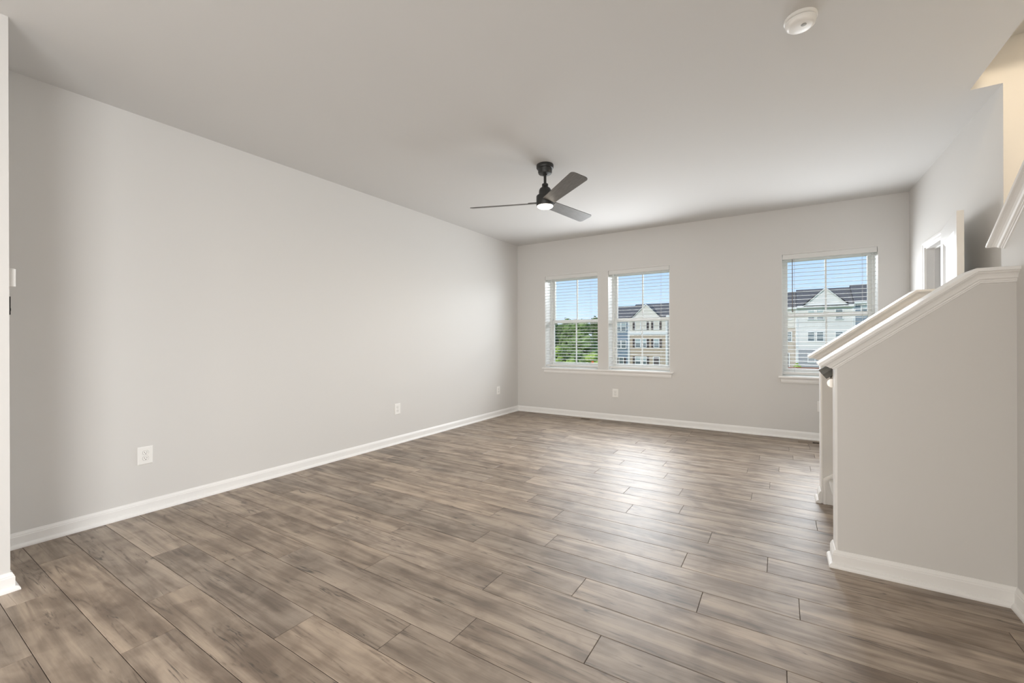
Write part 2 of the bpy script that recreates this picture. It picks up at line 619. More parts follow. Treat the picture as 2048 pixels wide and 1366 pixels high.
# stairwell walls, and the upper hall the stairs lead to
mb = MB()
mb.box((-1.1, YO, H + 0.26), (XE + 0.12, YO2, 4.75)).box((XR + 0.12, YO, 0), (XE + 0.12, YO2, H + 0.26))
mb.box((XK2, YO, H), (XR + 0.12, YO + 0.004, H + 0.26))
struct(mb.build('wall_stair_back', WALL))
struct(MB().box((XE, -1.0, 0), (XE + 0.12, YO, 4.75)).build('wall_stair_right', WALL))
struct(MB().box((XE + 0.0, YO2, 0), (XE + 0.12, YF, H)).build('wall_closet', WALL))
struct(MB().box((XK2, 3.50, 3.013), (XE, YO, 3.30)).build('ceiling_stair', CEIL))
struct(MB().box((-1.1, -1.0, H + 0.26), (-1.0, YO, 4.75)).build('wall_upper_hall', WALL))
struct(MB().box((XK, -1.12, 0), (XE + 0.12, -1.0, H + 0.26)).box((-1.1, -1.12, H + 0.26), (XE + 0.12, -1.0, 4.75)).build('wall_stair_front', WALL))
struct(MB().box((-1.1, -1.12, 4.75), (XE + 0.12, YO2, 4.9)).build('ceiling_stair_upper', CEIL))
# wall under the second flight: sloped top
SL2 = 0.72


def z2(y):
    return 1.655 + SL2 * (2.945 - y)


yt = 2.945 - (H - 1.655) / SL2
struct(MB().prism([(XK, 2.945, 0), (XK, 2.945, z2(2.945) - 0.02), (XK, yt, H - 0.02), (XK, -1.0, H), (XK, -1.0, 0)],
                  (XK2 - XK, 0, 0)).build('wall_stair_flight', WALL))
struct(MB().box((XK, YB, 0), (XK2, -1.12, H)).build('wall_right_front', WALL))
# back wall
struct(MB().box((XL - 0.14, YB - 0.15, 0), (XK2, YB, H)).build('wall_back', WALL))
# ceiling
mb = MB()
mb.box((XL - 0.14, YB - 0.15, H), (XK2, YF + 0.2, H + 0.26)).box((XK2, YO2, H), (XE + 0.12, YF + 0.2, H + 0.26)).box((XK2, YO + 0.004, H), (XE + 0.12, YO2, H + 0.26))
struct(mb.build('ceiling', CEIL))

# ------------------------------------------------------------------ baseboards
BASE = [(0, 0), (0.030, 0), (0.0295, 0.008), (0.026, 0.015), (0.019, 0.020), (0.014, 0.021), (0.014, 0.064),
        (0.0115, 0.068), (0.0115, 0.072), (0.0075, 0.079), (0.004, 0.086), (0, 0.087)]
struct(sweep_floor([(XL, YF), (XL, YS)], BASE, pre=(XR, YF)).build('baseboard_left', TRIM))
struct(sweep_floor([(XR, YF), (XL, YF)], BASE, pre=(XR, DY1), post=(XL, YS)).build('baseboard_far', TRIM))
struct(sweep_floor([(XR, DY1 + 0.057), (XR, YF)], BASE, post=(XL, YF)).build('baseboard_right', TRIM))
struct(sweep_floor([(XL + 0.035, YS), (XS, YS), (XS, YB)], BASE).build('baseboard_left_front', TRIM))
struct(sweep_floor([(XK, YB), (XK, YK), (KX - 0.01, YK), (KX - 0.01, YK2 + 0.012)], BASE).build('baseboard_stair_near', TRIM))
struct(sweep_floor([(KX - 0.01, YO - 0.012), (KX - 0.01, YO2), (XR, YO2)], [(-o, z) for o, z in BASE]).build('baseboard_stair_far', TRIM)) if False else None
struct(sweep_floor([(XR, YO2), (KX - 0.01, YO2), (KX - 0.01, YO - 0.012)], [(-o, z) for o, z in BASE]).build('baseboard_stair_far', TRIM))

# ------------------------------------------------------------------ knee walls of the stair with sloped caps
CT, CB, CS = 1.503, 0.74, 0.77        # flat cap height, break point, slope


def capz(x):
    return CT if x >= CB else CT - CS * (CB - x)


for nm, ya, yb, xe in (('wall_knee_near', YK, YK2, XK), ('wall_knee_far', YO, YO2, XR)):
    d = 0.018
    pts = [(KX, ya, 0), (KX, ya, capz(KX) - d), (CB, ya, CT - d), (xe, ya, CT - d), (xe, ya, 0)]
    struct(MB().prism(pts, (0, yb - ya, 0)).build(nm, WALL))
    e_ = MB().box((KX - 0.010, ya - 0.002, 0), (KX, yb + 0.002, capz(KX - 0.01) - 0.03))
    struct(e_.build('trim_knee_end_near' if ya == YK else 'trim_knee_end_far', TRIM, bevel=0.0015))
# cap profile, across the wall (o from the wall face outwards, h below the top)
CAPH = [(0.043, -0.002), (0.045, -0.005), (0.045, -0.014), (0.043, -0.017), (0.034, -0.018), (0.034, -0.022), (0.030, -0.024),
        (0.024, -0.030), (0.019, -0.039), (0.016, -0.048), (0.010, -0.053), (0.010, -0.058), (0.006, -0.060),
        (0.005, -0.066), (0.0, -0.067)]


def cap_ring(p, nrm, ya, yb, tan=None):
    def q(o, h):
        k = (0.045 - o) if tan else 0.0
        t_ = tan or (0, 0)
        return p[0] + nrm[0] * h + t_[0] * k, p[1] + nrm[1] * h + t_[1] * k
    side = [(0.040, 0.0)] + CAPH
    r = [(q(o, h)[0], ya - o, q(o, h)[1]) for o, h in reversed(side)]
    r += [(q(o, h)[0], yb + o, q(o, h)[1]) for o, h in side]
    return r


def loft_return(mb_, rings):
    """Loft whose first end is closed by strips joining the two sides, a mitred return of the profile."""
    rs = [[mb_.bm.verts.new(v) for v in r] for r in rings]
    n_ = len(rs[0])
    for r0, r1 in zip(rs, rs[1:]):
        for i_ in range(n_):
            j_ = (i_ + 1) % n_
            mb_.bm.faces.new((r0[i_], r0[j_], r1[j_], r1[i_]))
    mb_.bm.faces.new(rs[-1])
    for i_ in range(n_ // 2 - 1):
        mb_.bm.faces.new((rs[0][i_], rs[0][i_ + 1], rs[0][n_ - 2 - i_], rs[0][n_ - 1 - i_]))
    return mb_


L_ = math.hypot(1, CS)
ns = (-CS / L_, 1 / L_)
bis = Vector((ns[0], ns[1] + 1)).normalized()
bis = bis / bis.dot(Vector(ns))
for nm, ya, yb, xe in (('trim_knee_cap_near', YK, YK2, XK + 0.001), ('trim_knee_cap_far', YO, YO2, XR)):
    xa = 0.157
    rings = [cap_ring((xa, capz(xa)), ns, ya, yb, (1 / L_, CS / L_)), cap_ring((CB, CT), bis, ya, yb), cap_ring((xe, CT), (0, 1), ya, yb)]
    struct(loft_return(MB(), rings).build(nm, TRIM))


def cap_ring_y(y, z, nrm, xa, xb, tan=None):
    def q(o, h):
        k = (0.045 - o) if tan else 0.0
        t_ = tan or (0, 0)
        return y + nrm[0] * h + t_[0] * k, z + nrm[1] * h + t_[1] * k
    side = [(0.040, 0.0)] + CAPH
    r = [(xa - o, *q(o, h)) for o, h in reversed(side)]
    r += [(xb + o, *q(o, h)) for o, h in side]
    return r


L2 = math.hypot(1, SL2)
n2 = (SL2 / L2, 1 / L2)
ytop = 2.96 - (H - z2(2.96)) / SL2 + 0.0
rings = [cap_ring_y(2.975, z2(2.975), n2, XK, XK2, (-1 / L2, SL2 / L2)), cap_ring_y(ytop, z2(ytop), n2, XK, XK2)]
struct(loft_return(MB(), rings).build('trim_flight_cap', TRIM))

# ------------------------------------------------------------------ stairs
st = thing('staircase', 'grey carpeted stairs rising between the two sloped half walls', 'staircase', (0.3, 3.35, 0))
RZ, RUN, X1 = 0.187, 0.25, 0.30
for i in range(3):
    xa = X1 + i * RUN
    z1 = (i + 1) * RZ
    xb = xa + RUN if i < 2 else XE - 0.035
    pts = [(xa + 0.02, z1 - RZ), (xa - 0.012, z1 - 0.045), (xa - 0.026, z1 - 0.028), (xa - 0.026, z1 - 0.014), (xa - 0.016, z1 - 0.003),
           (xa, z1), (xb + 0.02, z1), (xb + 0.02, z1 - RZ)]
    ys_ = YK2 + (0.045 if i == 2 else 0.017)
    MB().prism([(x - 0.3, ys_ - 3.35, z) for x, z in pts], (0, YO - 0.020 - ys_, 0)).build(
        'landing' if i == 2 else 'step', CARPET, st, smooth=True)
sk = MB()
sk.prism([(KX + 0.004, YO, 0), (KX + 0.004, YO, 0.178), (X1 + 0.62, YO, 0.178 + 0.77 * (X1 + 0.62 - KX)), (X1 + 0.62, YO, 0)], (0, -0.014, 0))
sk.prism([(KX + 0.004, YO - 0.014, 0.162), (KX + 0.004, YO - 0.014, 0.180), (X1 + 0.62, YO - 0.014, 0.180 + 0.77 * (X1 + 0.62 - KX)), (X1 + 0.62, YO - 0.014, 0.162 + 0.77 * (X1 + 0.62 - KX))], (0, -0.005, 0))
sk.box((KX + 0.004, YO - 0.019, 0), (KX + 0.018, YO - 0.014, 0.165))
struct(sk.build('trim_stair_skirt', TRIM))
# handrail on the inside of the near knee wall
hr = thing('handrail', 'dark grey wall handrail just inside the near stair half wall', 'handrail', (0.2, YK2 + 0.06, 0.996))
prof = [(-0.020, -0.030), (0.020, -0.030), (0.024, -0.012), (0.031, 0.0), (0.031, 0.016), (0.020, 0.028), (-0.020, 0.028), (-0.031, 0.016), (-0.031, 0.0), (-0.024, -0.012)]
rings = []
for x in (-0.012, 0.56):
    rings.append([(x - 0.615 * v, u, CS * x + 0.79 * v) for u, v in prof])
MB().loft(rings).build('rail', RAIL, hr)
for x in (0.03, 0.47):
    b_ = MB().tube([(x, -0.058, CS * x - 0.075), (x, -0.025, CS * x - 0.072), (x, -0.004, CS * x - 0.060), (x, 0, CS * x - 0.03)], 0.007)
    b_.tube([(x, -0.0595, CS * x - 0.075), (x, -0.052, CS * x - 0.075)], 0.024, 20)
    b_.lathe([(0.001, -0.014), (0.009, -0.011), (0.013, -0.003), (0.013, 0.004), (0.008, 0.011), (0.001, 0.013)], (x + 0.008, -0.006, CS * x - 0.047), 20)
    b_.build('bracket', NICKEL, hr, smooth=True)

# ------------------------------------------------------------------ windows with blinds
GLY = YF + 0.262
blind_labels = ['raised-open white slat blind over the left window of the pair, trees behind it',
                'open white slat blind over the right window of the pair, beige house behind it',
                'open white slat blind with a dark tilt wand on the single right window']
blind_labels[0] = 'open white slat blind over the left window of the pair, trees behind it'
for i, (a, b) in enumerate(WIN):
    w = bpy.data.objects.new('window_%d' % (i + 1), None)
    C.objects.link(w)
    w.location = (a, YF + 0.2, WZ0)
    struct(w)

    def L(x, y, z):
        return (x - a, y - YF - 0.2, z - WZ0)

    zb, zt = WZ0 + 0.018, WZ1
    f = MB()
    fw = 0.024
    for p, q in (((a, YF + 0.195, zb), (a + fw, YF + 0.285, zt)), ((b - fw, YF + 0.195, zb), (b, YF + 0.285, zt)),
                 ((a + fw, YF + 0.195, zt - fw), (b - fw, YF + 0.285, zt)), ((a + fw, YF + 0.195, zb), (b - fw, YF + 0.285, zb + 0.02))):
        f.box(L(*p), L(*q))
    f.build('frame', VINYL, w, bevel=0.002)
    zm0, zm1 = 1.444, 1.496
    xc = (a + b) / 2
    for nm, ys, za, zc, rb, rt_ in (('upper_sash', YF + 0.246, zm0, zt - fw, zm1 - zm0 - 0.01, 0.038),
                                    ('lower_sash', YF + 0.206, zb + 0.02, zm1, 0.05, zm1 - zm0)):
        s = MB()
        sw = 0.038
        xa, xb = a + fw, b - fw
        s.box(L(xa, ys, za), L(xa + sw, ys + 0.032, zc)).box(L(xb - sw, ys, za), L(xb, ys + 0.032, zc))
        s.box(L(xa + sw, ys, za), L(xb - sw, ys + 0.032, za + rb)).box(L(xa + sw, ys, zc - rt_), L(xb - sw, ys + 0.032, zc))
        so = s.build(nm, VINYL, w, bevel=0.002)
        MB().box(L(xc - 0.009, ys + 0.009, za + rb), L(xc + 0.009, ys + 0.023, zc - rt_)).build('muntin', VINYL, so)
        MB().box(L(xa + sw, ys + 0.014, za + rb), L(xb - sw, ys + 0.018, zc - rt_)).build('glass_pane', GLASS, so)
        if nm == 'lower_sash':
            MB().box(L(xc - 0.03, ys - 0.006, zc - 0.004), L(xc + 0.03, ys + 0.012, zc + 0.008)).build('sash_lock', VINYL, so, bevel=0.003)
    # white painted returns of the opening
    j = MB()
    j.box(L(a, YF + 0.001, WZ0), L(a + 0.004, YF + 0.195, zt)).box(L(b - 0.004, YF + 0.001, WZ0), L(b, YF + 0.195, zt)).box(L(a, YF + 0.001, zt - 0.004), L(b, YF + 0.195, zt))
    j.build('jamb_liner', TRIM, w)
    # blind
    bl = thing('window_blind', blind_labels[i], 'blind', (a, YF + 0.05, WZ1), 'white window blinds')

    def B(x, y, z):
        return (x - a, y - YF - 0.05, z - WZ1)

    x0_, x1_ = a + 0.008, b - 0.008
    MB().box(B(x0_, YF + 0.006, 2.132), B(x1_, YF + 0.020, 2.190)).box(B(x0_, YF + 0.020, 2.132), B(x0_ + 0.012, YF + 0.075, 2.190)).box(
        B(x1_ - 0.012, YF + 0.020, 2.132), B(x1_, YF + 0.075, 2.190)).build('valance', SLAT, bl, bevel=0.003)
    MB().box(B(x0_ + 0.014, YF + 0.028, 2.150), B(x1_ - 0.014, YF + 0.078, 2.191)).build('headrail', SLAT, bl)
    s = MB()
    ns_ = 29
    for k in range(ns_):
        z = 2.110 - k * (2.110 - 0.825) / (ns_ - 1)
        t = math.radians(3)
        pts = []
        for yy, cz in ((-0.025, 0), (-0.0125, 0.0016), (0, 0.0022), (0.0125, 0.0016), (0.025, 0)):
            pts.append((yy, cz + yy * math.tan(t)))
        ring = [B(0, YF + 0.052 + yy, z + dz) for yy, dz in pts] + [B(0, YF + 0.052 + yy, z + dz - 0.0026) for yy, dz in pts[::-1]]
        s.loft([[(x0_ + 0.004 - a, p[1], p[2]) for p in ring], [(x1_ - 0.004 - a, p[1], p[2]) for p in ring]])
    s.build('slats', SLAT, bl)
    MB().box(B(x0_ + 0.004, YF + 0.028, 0.757), B(x1_ - 0.004, YF + 0.076, 0.785)).build('bottom_rail', SLAT, bl, bevel=0.004)
    for xx in (a + 0.13, b - 0.13):
        MB().tube([B(xx, YF + 0.026, 2.14), B(xx, YF + 0.026, 0.775)], 0.0011, 6).tube([B(xx, YF + 0.078, 2.14), B(xx, YF + 0.078, 0.775)], 0.0011, 6).build('ladder_cord', CORD, bl)
    if i == 2:
        MB().tube([B(a + 0.108, YF + 0.018, 2.14), B(a + 0.108, YF + 0.016, 1.53)], 0.0042, 10).tube([B(a + 0.108, YF + 0.016, 1.535), B(a + 0.108, YF + 0.016, 1.50)], 0.0065, 10).build('tilt_wand', WAND, bl)

# sills: stool and apron
for nm, a, b in (('trim_window_sill_pair', -3.262, -1.252), ('trim_window_sill_single', -0.042, 0.928)):
    m_ = MB()
    m_.box((a, YF - 0.045, WZ0 - 0.002), (b, YF + 0.001, WZ0 + 0.017))
    for (p, q) in WIN:
        if p > a and q < b:
            m_.box((p, YF - 0.001, WZ0 - 0.002), (q, YF + 0.2, WZ0 + 0.0175))
    # apron with a small moulded foot
    pr = [(0, 0), (-0.010, 0), (-0.012, 0.010), (-0.016, 0.016), (-0.016, 0.045), (-0.022, 0.052), (-0.026, 0.062), (0, 0.062)]
    aa, bb = a + 0.025, b - 0.025
    m_.loft([[(aa, YF + o, WZ0 - 0.063 + z) for o, z in pr], [(bb, YF + o, WZ0 - 0.063 + z) for o, z in pr]])
    struct(m_.build(nm, TRIM, bevel=0.003))

# ------------------------------------------------------------------ closet door on the right wall
dr = bpy.data.objects.new('door_1', None)
C.objects.link(dr)
dr.location = (XR, DY0, 0)
struct(dr)
cs = MB()
cp = [(0, 0), (-0.010, 0), (-0.013, 0.006), (-0.013, 0.028), (-0.018, 0.034), (-0.018, 0.050), (-0.012, 0.057), (0, 0.057)]
# casing legs and head: profile (X offset from wall, distance from opening edge), mitred
path = [(DY0, 0.0, (-1, 0)), (DY0, DZ, (-1, 1)), (DY1, DZ, (1, 1)), (DY1, 0.0, (1, 0))]
cs.loft([[(o, y + s[0] * d - DY0, z + s[1] * d) for o, d in cp] for y, z, s in path])
cs.build('casing', TRIM, dr)
jm = MB()
jm.box((0, 0, 0), (0.12, 0.012, DZ)).box((0, DY1 - DY0 - 0.012, 0), (0.12, DY1 - DY0, DZ)).box((0, 0.012, DZ - 0.012), (0.12, DY1 - DY0 - 0.012, DZ))
jm.box((0.055, 0.012, 0), (0.09, 0.022, DZ - 0.012)).box((0.055, DY1 - DY0 - 0.022, 0), (0.09, DY1 - DY0 - 0.012, DZ - 0.012)).box((0.055, 0.022, DZ - 0.022), (0.09, DY1 - DY0 - 0.022, DZ - 0.012))
jm.build('jamb', TRIM, dr)
# leaf, opened flat back along the wall
leaf_o = bpy.data.objects.new('leaf_frame', None)
hinge = Vector((1.058, 4.665, 0))
free = Vector((0.977, 3.971, 0))
dv = (free - hinge).normalized()
Wd = (free - hinge).length
nv = Vector((dv.y, -dv.x, 0))       # towards the room
if nv.x > 0:
    nv = -nv


def D(u, n_, z):
    p = hinge + dv * u + nv * n_
    return (p.x - XR, p.y - DY0, z)


lf = MB()


def dbox(u0, u1, n0, n1, za, zb):
    lf.loft([[D(u0, n0, za), D(u1, n0, za), D(u1, n1, za), D(u0, n1, za)], [D(u0, n0, zb), D(u1, n0, zb), D(u1, n1, zb), D(u0, n1, zb)]])


sw_, zt_, zb_ = 0.105, 2.030, 0.012
dbox(0, sw_, -0.035, 0, zb_, zt_)
dbox(Wd - sw_, Wd, -0.035, 0, zb_, zt_)
for za, zc in ((zb_, 0.24), (0.94, 1.07), (zt_ - 0.115, zt_)):
    dbox(sw_, Wd - sw_, -0.035, 0, za, zc)
for za, zc in ((0.24, 0.94), (1.07, zt_ - 0.115)):
    a_, b_ = sw_, Wd - sw_
    for nn, sgn in ((0, 1), (-0.035, -1)):
        r0 = [D(a_, nn, za), D(b_, nn, za), D(b_, nn, zc), D(a_, nn, zc)]
        q = 0.03
        r1_ = [D(a_ + q, nn - sgn * 0.013, za + q), D(b_ - q, nn - sgn * 0.013, za + q), D(b_ - q, nn - sgn * 0.013, zc - q), D(a_ + q, nn - sgn * 0.013, zc - q)]
        lf.loft([r0, r1_], caps=False)
        lf.poly(r1_)
lf.build('leaf', DOORP, dr)
hg = MB()
for z in (0.25, 1.02, 1.83):
    hg.tube([(-0.028, -0.04, z), (-0.028, -0.04, z + 0.09)], 0.006, 10)
hg.build('hinge', NICKEL, dr)

# ------------------------------------------------------------------ electric outlets
def make_outlet():
    t = thing('electrical_outlet', 'x', 'outlet')
    pl = MB()
    w, h = 0.043, 0.061
    r0 = [(-w, 0, -h), (w, 0, -h), (w, 0, h), (-w, 0, h)]
    r1_ = [(-w, -0.003, -h), (w, -0.003, -h), (w, -0.003, h), (-w, -0.003, h)]
    q = 0.005
    r2_ = [(-w + q, -0.0065, -h + q), (w - q, -0.0065, -h + q), (w - q, -0.0065, h - q), (-w + q, -0.0065, h - q)]
    pl.loft([r0, r1_, r2_]).build('cover_plate', PLASTIC, t)
    for zz in (0.0195, -0.0195):
        rc = MB()
        pts = []
        for k in range(28):
            an = 2 * PI * k / 28
            pts.append((0.0165 * math.cos(an), max(-0.0135, min(0.0135, 0.0165 * math.sin(an)))))
        rc.loft([[(x, -0.006, zz + z) for x, z in pts], [(x, -0.0085, zz + z) for x, z in pts]])
        ro = rc.build('receptacle', PLASTIC, t)
        rim = MB()
        for k in range(28):
            x0q, z0q = pts[k]
            x1q, z1q = pts[(k + 1) % 28]
            rim.poly([(x0q, -0.0067, zz + z0q), (x1q, -0.0067, zz + z1q), (x1q * 1.09, -0.0067, zz + z1q * 1.09), (x0q * 1.09, -0.0067, zz + z0q * 1.09)])
        rim.build('rim_gap', GREYPL, ro)
        sl = MB()
        for xx, hh in ((-0.0064, 0.0040), (0.0064, 0.0033)):
            sl.box((xx - 0.0011, -0.0089, zz + 0.003 - hh), (xx + 0.0011, -0.0082, zz + 0.003 + hh))
        sl.tube([(0, -0.0089, zz - 0.0075), (0, -0.0082, zz - 0.0075)], 0.0026, 12)
        sl.build('slots', SLOT, ro)
    sc_ = MB().tube([(0, -0.0072, 0), (0, -0.006, 0)], 0.003, 12)
    sc_.build('screw', PLASTIC, t)
    return t


o1 = make_outlet()
specs = [(-3.736, 1.153, PI / 2, 'white duplex wall outlet nearest the viewer, low on the long left wall'),
         (-3.736, 3.452, PI / 2, 'white duplex wall outlet halfway along the long left wall'),
         (-3.736, 5.515, PI / 2, 'white wall outlet low on the left wall near the far corner'),
         (-2.067, 6.10, 0, 'white wall outlet on the far wall below the pair of windows'),
         (0.383, 6.10, 0, 'white wall outlet on the far wall half hidden by the stair half wall')]
for i, (x, y, rz, lab) in enumerate(specs):
    o = o1 if i == 0 else copy_tree(o1)
    o.location = (x, y, 0.3955)
    o.rotation_euler = (0, 0, rz)
    o['label'] = lab
    o['group'] = 'white wall outlets'

# controls on the hidden face of the wall end at the left
t = thing('wall_control', 'white box-shaped wall control seen edge-on behind the left wall end', 'control', (-3.205, YS, 1.498))
MB().box((-0.06, 0, -0.046), (0.056, 0.005, 0.046)).build('back_plate', PLASTIC, t, bevel=0.002)
MB().box((-0.055, 0.005, -0.044), (0.052, 0.026, 0.044)).build('housing', PLASTIC, t, bevel=0.004)
t = thing('light_switch', 'black switch plate seen edge-on below the white control at left', 'switch', (-3.19, YS, 1.362))
MB().box((-0.037, 0, -0.044), (0.039, 0.0085, 0.044)).build('switch_plate', BLACK, t, bevel=0.001)
MB().box((-0.010, 0.007, -0.026), (0.030, 0.0108, -0.012)).build('toggle', BLACK, t, bevel=0.001)

# ------------------------------------------------------------------ floor vents
def vent(name, loc, label):
    t = thing(name, label, 'floor vent', loc, 'floor vents along the far wall')
    f_ = MB()
    w, h, ow = 0.21, 0.05, 0.07
    q = 0.012
    f_.box((-w, -h, 0), (w, -h + q, 0.0026)).box((-w, h - q, 0), (w, h, 0.0026)).box((-w, -h + q, 0), (-ow, h - q, 0.0026)).box((ow, -h + q, 0), (w, h - q, 0.0026))
    f_.build('vent_frame', VENTM, t, bevel=0.001)
    MB().box((-ow, -h + q, -0.001), (ow, h - q, 0.0008)).build('opening', VENTD, t)
    s_ = MB()
    n_ = 11
    for k in range(n_):
        x = -ow + 0.012 + k * (2 * ow - 0.024) / (n_ - 1)
        s_.box((x - 0.0014, -h + q, 0.0008), (x + 0.0014, h - q, 0.0018))
    s_.build('louvers', VENTM, t)


vent('floor_vent', (-2.475, 5.955, 0), 'brown floor register below the pair of windows at far wall')
vent('floor_vent', (0.358, 5.935, 0), 'brown floor register partly hidden behind the stair half wall')

# ------------------------------------------------------------------ ceiling fan
FC = Vector((-1.783, 3.386, H))
fan = thing('ceiling_fan', 'black three-blade ceiling fan with a lit round lamp', 'ceiling fan', FC)
MB().lathe([(0.02, 0), (0.074, 0), (0.076, -0.004), (0.076, -0.028), (0.073, -0.034), (0.064, -0.037), (0.062, -0.044), (0.062, -0.068), (0.056, -0.080), (0.030, -0.086), (0.016, -0.088)]).build('canopy', FANBLK, fan, smooth=True)
MB().lathe([(0.0125, -0.08), (0.0125, -0.19)], seg=20).lathe([(0.014, -0.083), (0.020, -0.086), (0.020, -0.094), (0.014, -0.097)], seg=20).build('downrod', FANBLK, fan, smooth=True)
MB().lathe([(0.013, -0.168), (0.026, -0.170), (0.028, -0.174), (0.028, -0.190), (0.024, -0.193), (0.030, -0.198), (0.044, -0.208), (0.052, -0.222), (0.055, -0.238), (0.055, -0.262), (0.060, -0.270), (0.074, -0.274), (0.078, -0.280), (0.078, -0.356), (0.074, -0.364), (0.066, -0.367)]).build('motor_housing', FANBLK, fan, smooth=True)
MB().lathe([(0.069, -0.364), (0.069, -0.369), (0.065, -0.376), (0.054, -0.382), (0.033, -0.385), (0.001, -0.386)]).build('lamp_lens', LENS, fan, smooth=True)
A0 = PI + YAW - math.radians(12)     # the left blade, pointing away to the left of the view
for k in range(3):
    ang = A0 + k * 2 * PI / 3
    b_ = MB()
    R0, R1 = 0.085, 0.685
    out = []
    n_ = 10
    hw0, hw1 = 0.058, 0.073
    pts = [(R0, -hw0), (R0, hw0)]
    rc = 0.035
    for q in range(n_ + 1):
        an = PI / 2 - q / n_ * PI / 2
        pts.append((R1 - rc + rc * math.cos(an), hw1 - rc + rc * math.sin(an)))
    for q in range(n_ + 1):
        an = -q / n_ * PI / 2
        pts.append((R1 - rc + rc * math.cos(an), -hw1 + rc + rc * math.sin(an)))
    b_.prism([(x, y, -0.003) for x, y in pts], (0, 0, 0.006))
    bo = b_.build('blade', BLADE, fan, bevel=0.0015)
    ar = MB()
    ar.prism([(0.06, -0.030, 0.003), (0.115, -0.040, 0.003), (0.150, -0.030, 0.003), (0.150, 0.030, 0.003), (0.115, 0.040, 0.003), (0.06, 0.030, 0.003)], (0, 0, 0.006))
    ar.build('blade_bracket', FANBLK, bo)
    bo.location = (0, 0, -0.338)
    bo.rotation_euler = Matrix.Rotation(ang, 3, 'Z').to_euler()
    bo.rotation_euler = (Matrix.Rotation(ang, 3, 'Z') @ Matrix.Rotation(math.radians(-15), 3, 'X')).to_euler()
lamp('fan_lamp', 'AREA', FC + Vector((0, 0, -0.392)), (0, 0, 0), 7.0, (1.0, 0.88, 0.72), shape='DISK', size=0.12)

# ------------------------------------------------------------------ smoke detector
sd_ = thing('smoke_detector', 'white round smoke detector on the ceiling at upper right', 'smoke detector', (0.079, 2.500, H))
MB().lathe([(0.05, 0), (0.068, 0), (0.069, -0.003), (0.069, -0.013), (0.066, -0.015)]).build('base', PLASTIC, sd_, smooth=True)
MB().lathe([(0.061, -0.013), (0.061, -0.017), (0.064, -0.018), (0.064, -0.026), (0.060, -0.038), (0.052, -0.045), (0.045, -0.047), (0.02, -0.0485), (0.001, -0.0485)]).build('cover', PLASTIC, sd_, smooth=True)
MB().lathe([(0.0615, -0.0145), (0.0625, -0.0165), (0.0615, -0.0175)]).build('seam', GREYPL, sd_, smooth=True)
MB().lathe([(0.010, -0.047), (0.012, -0.0495), (0.009, -0.051), (0.001, -0.051)], (0.012, -0.018, 0), 24).build('test_button', GREYPL, sd_, smooth=True)

# ------------------------------------------------------------------ lamps: stairwell, and recessed fill behind the camera
t = thing('flush_ceiling_light', 'warm round ceiling lamp in the hall above the stairs', 'ceiling lamp', (0.75, 1.0, 4.75))
MB().lathe([(0.15, 0), (0.16, -0.01), (0.16, -0.03), (0.15, -0.035)]).build('rim', TRIM, t, smooth=True)
MB().lathe([(0.15, -0.03), (0.14, -0.06), (0.10, -0.08), (0.001, -0.09)]).build('diffuser', LAMPG, t, smooth=True)
lamp('stair_lamp', 'POINT', (0.75, 1.0, 4.52), (0, 0, 0), 150.0, (1.0, 0.82, 0.58), shadow_soft_size=0.22)
for i, (x, y) in enumerate(((-2.2, -1.2), (-0.4, -1.2), (-2.2, -3.2), (-0.4, -3.2))):  # ceiling fixtures added out of view to fill the room with light
    t = thing('recessed_fill_light', 'round recessed ceiling lamp added for fill, unseen behind the camera', 'ceiling lamp', (x, y, H), 'added recessed fill lamps')
    MB().lathe([(0.075, 0), (0.09, 0), (0.088, -0.006), (0.075, -0.004)]).build('rim', TRIM, t, smooth=True)
    MB().lathe([(0.074, -0.001), (0.074, -0.002), (0.001, -0.0025)]).build('diffuser', LAMPG, t)
    lamp('recessed_fill_lamp', 'AREA', (x, y, H - 0.02), (0, 0, 0), 7.0, (1.0, 0.92, 0.82), shape='DISK', size=0.14)

# ------------------------------------------------------------------ outside: ground, townhouses, trees
GZ = -3.75
gm = MB()
gm.poly([(-140, 7, -4.3), (140, 7, -4.3), (140, 64, -3.9), (-140, 64, -3.9)])
gm.poly([(-140, 64, -3.9), (140, 64, -3.9), (140, 190, -3.6), (-140, 190, -3.6)])
struct(gm.build('ground', GRASS))

FY = 70.0


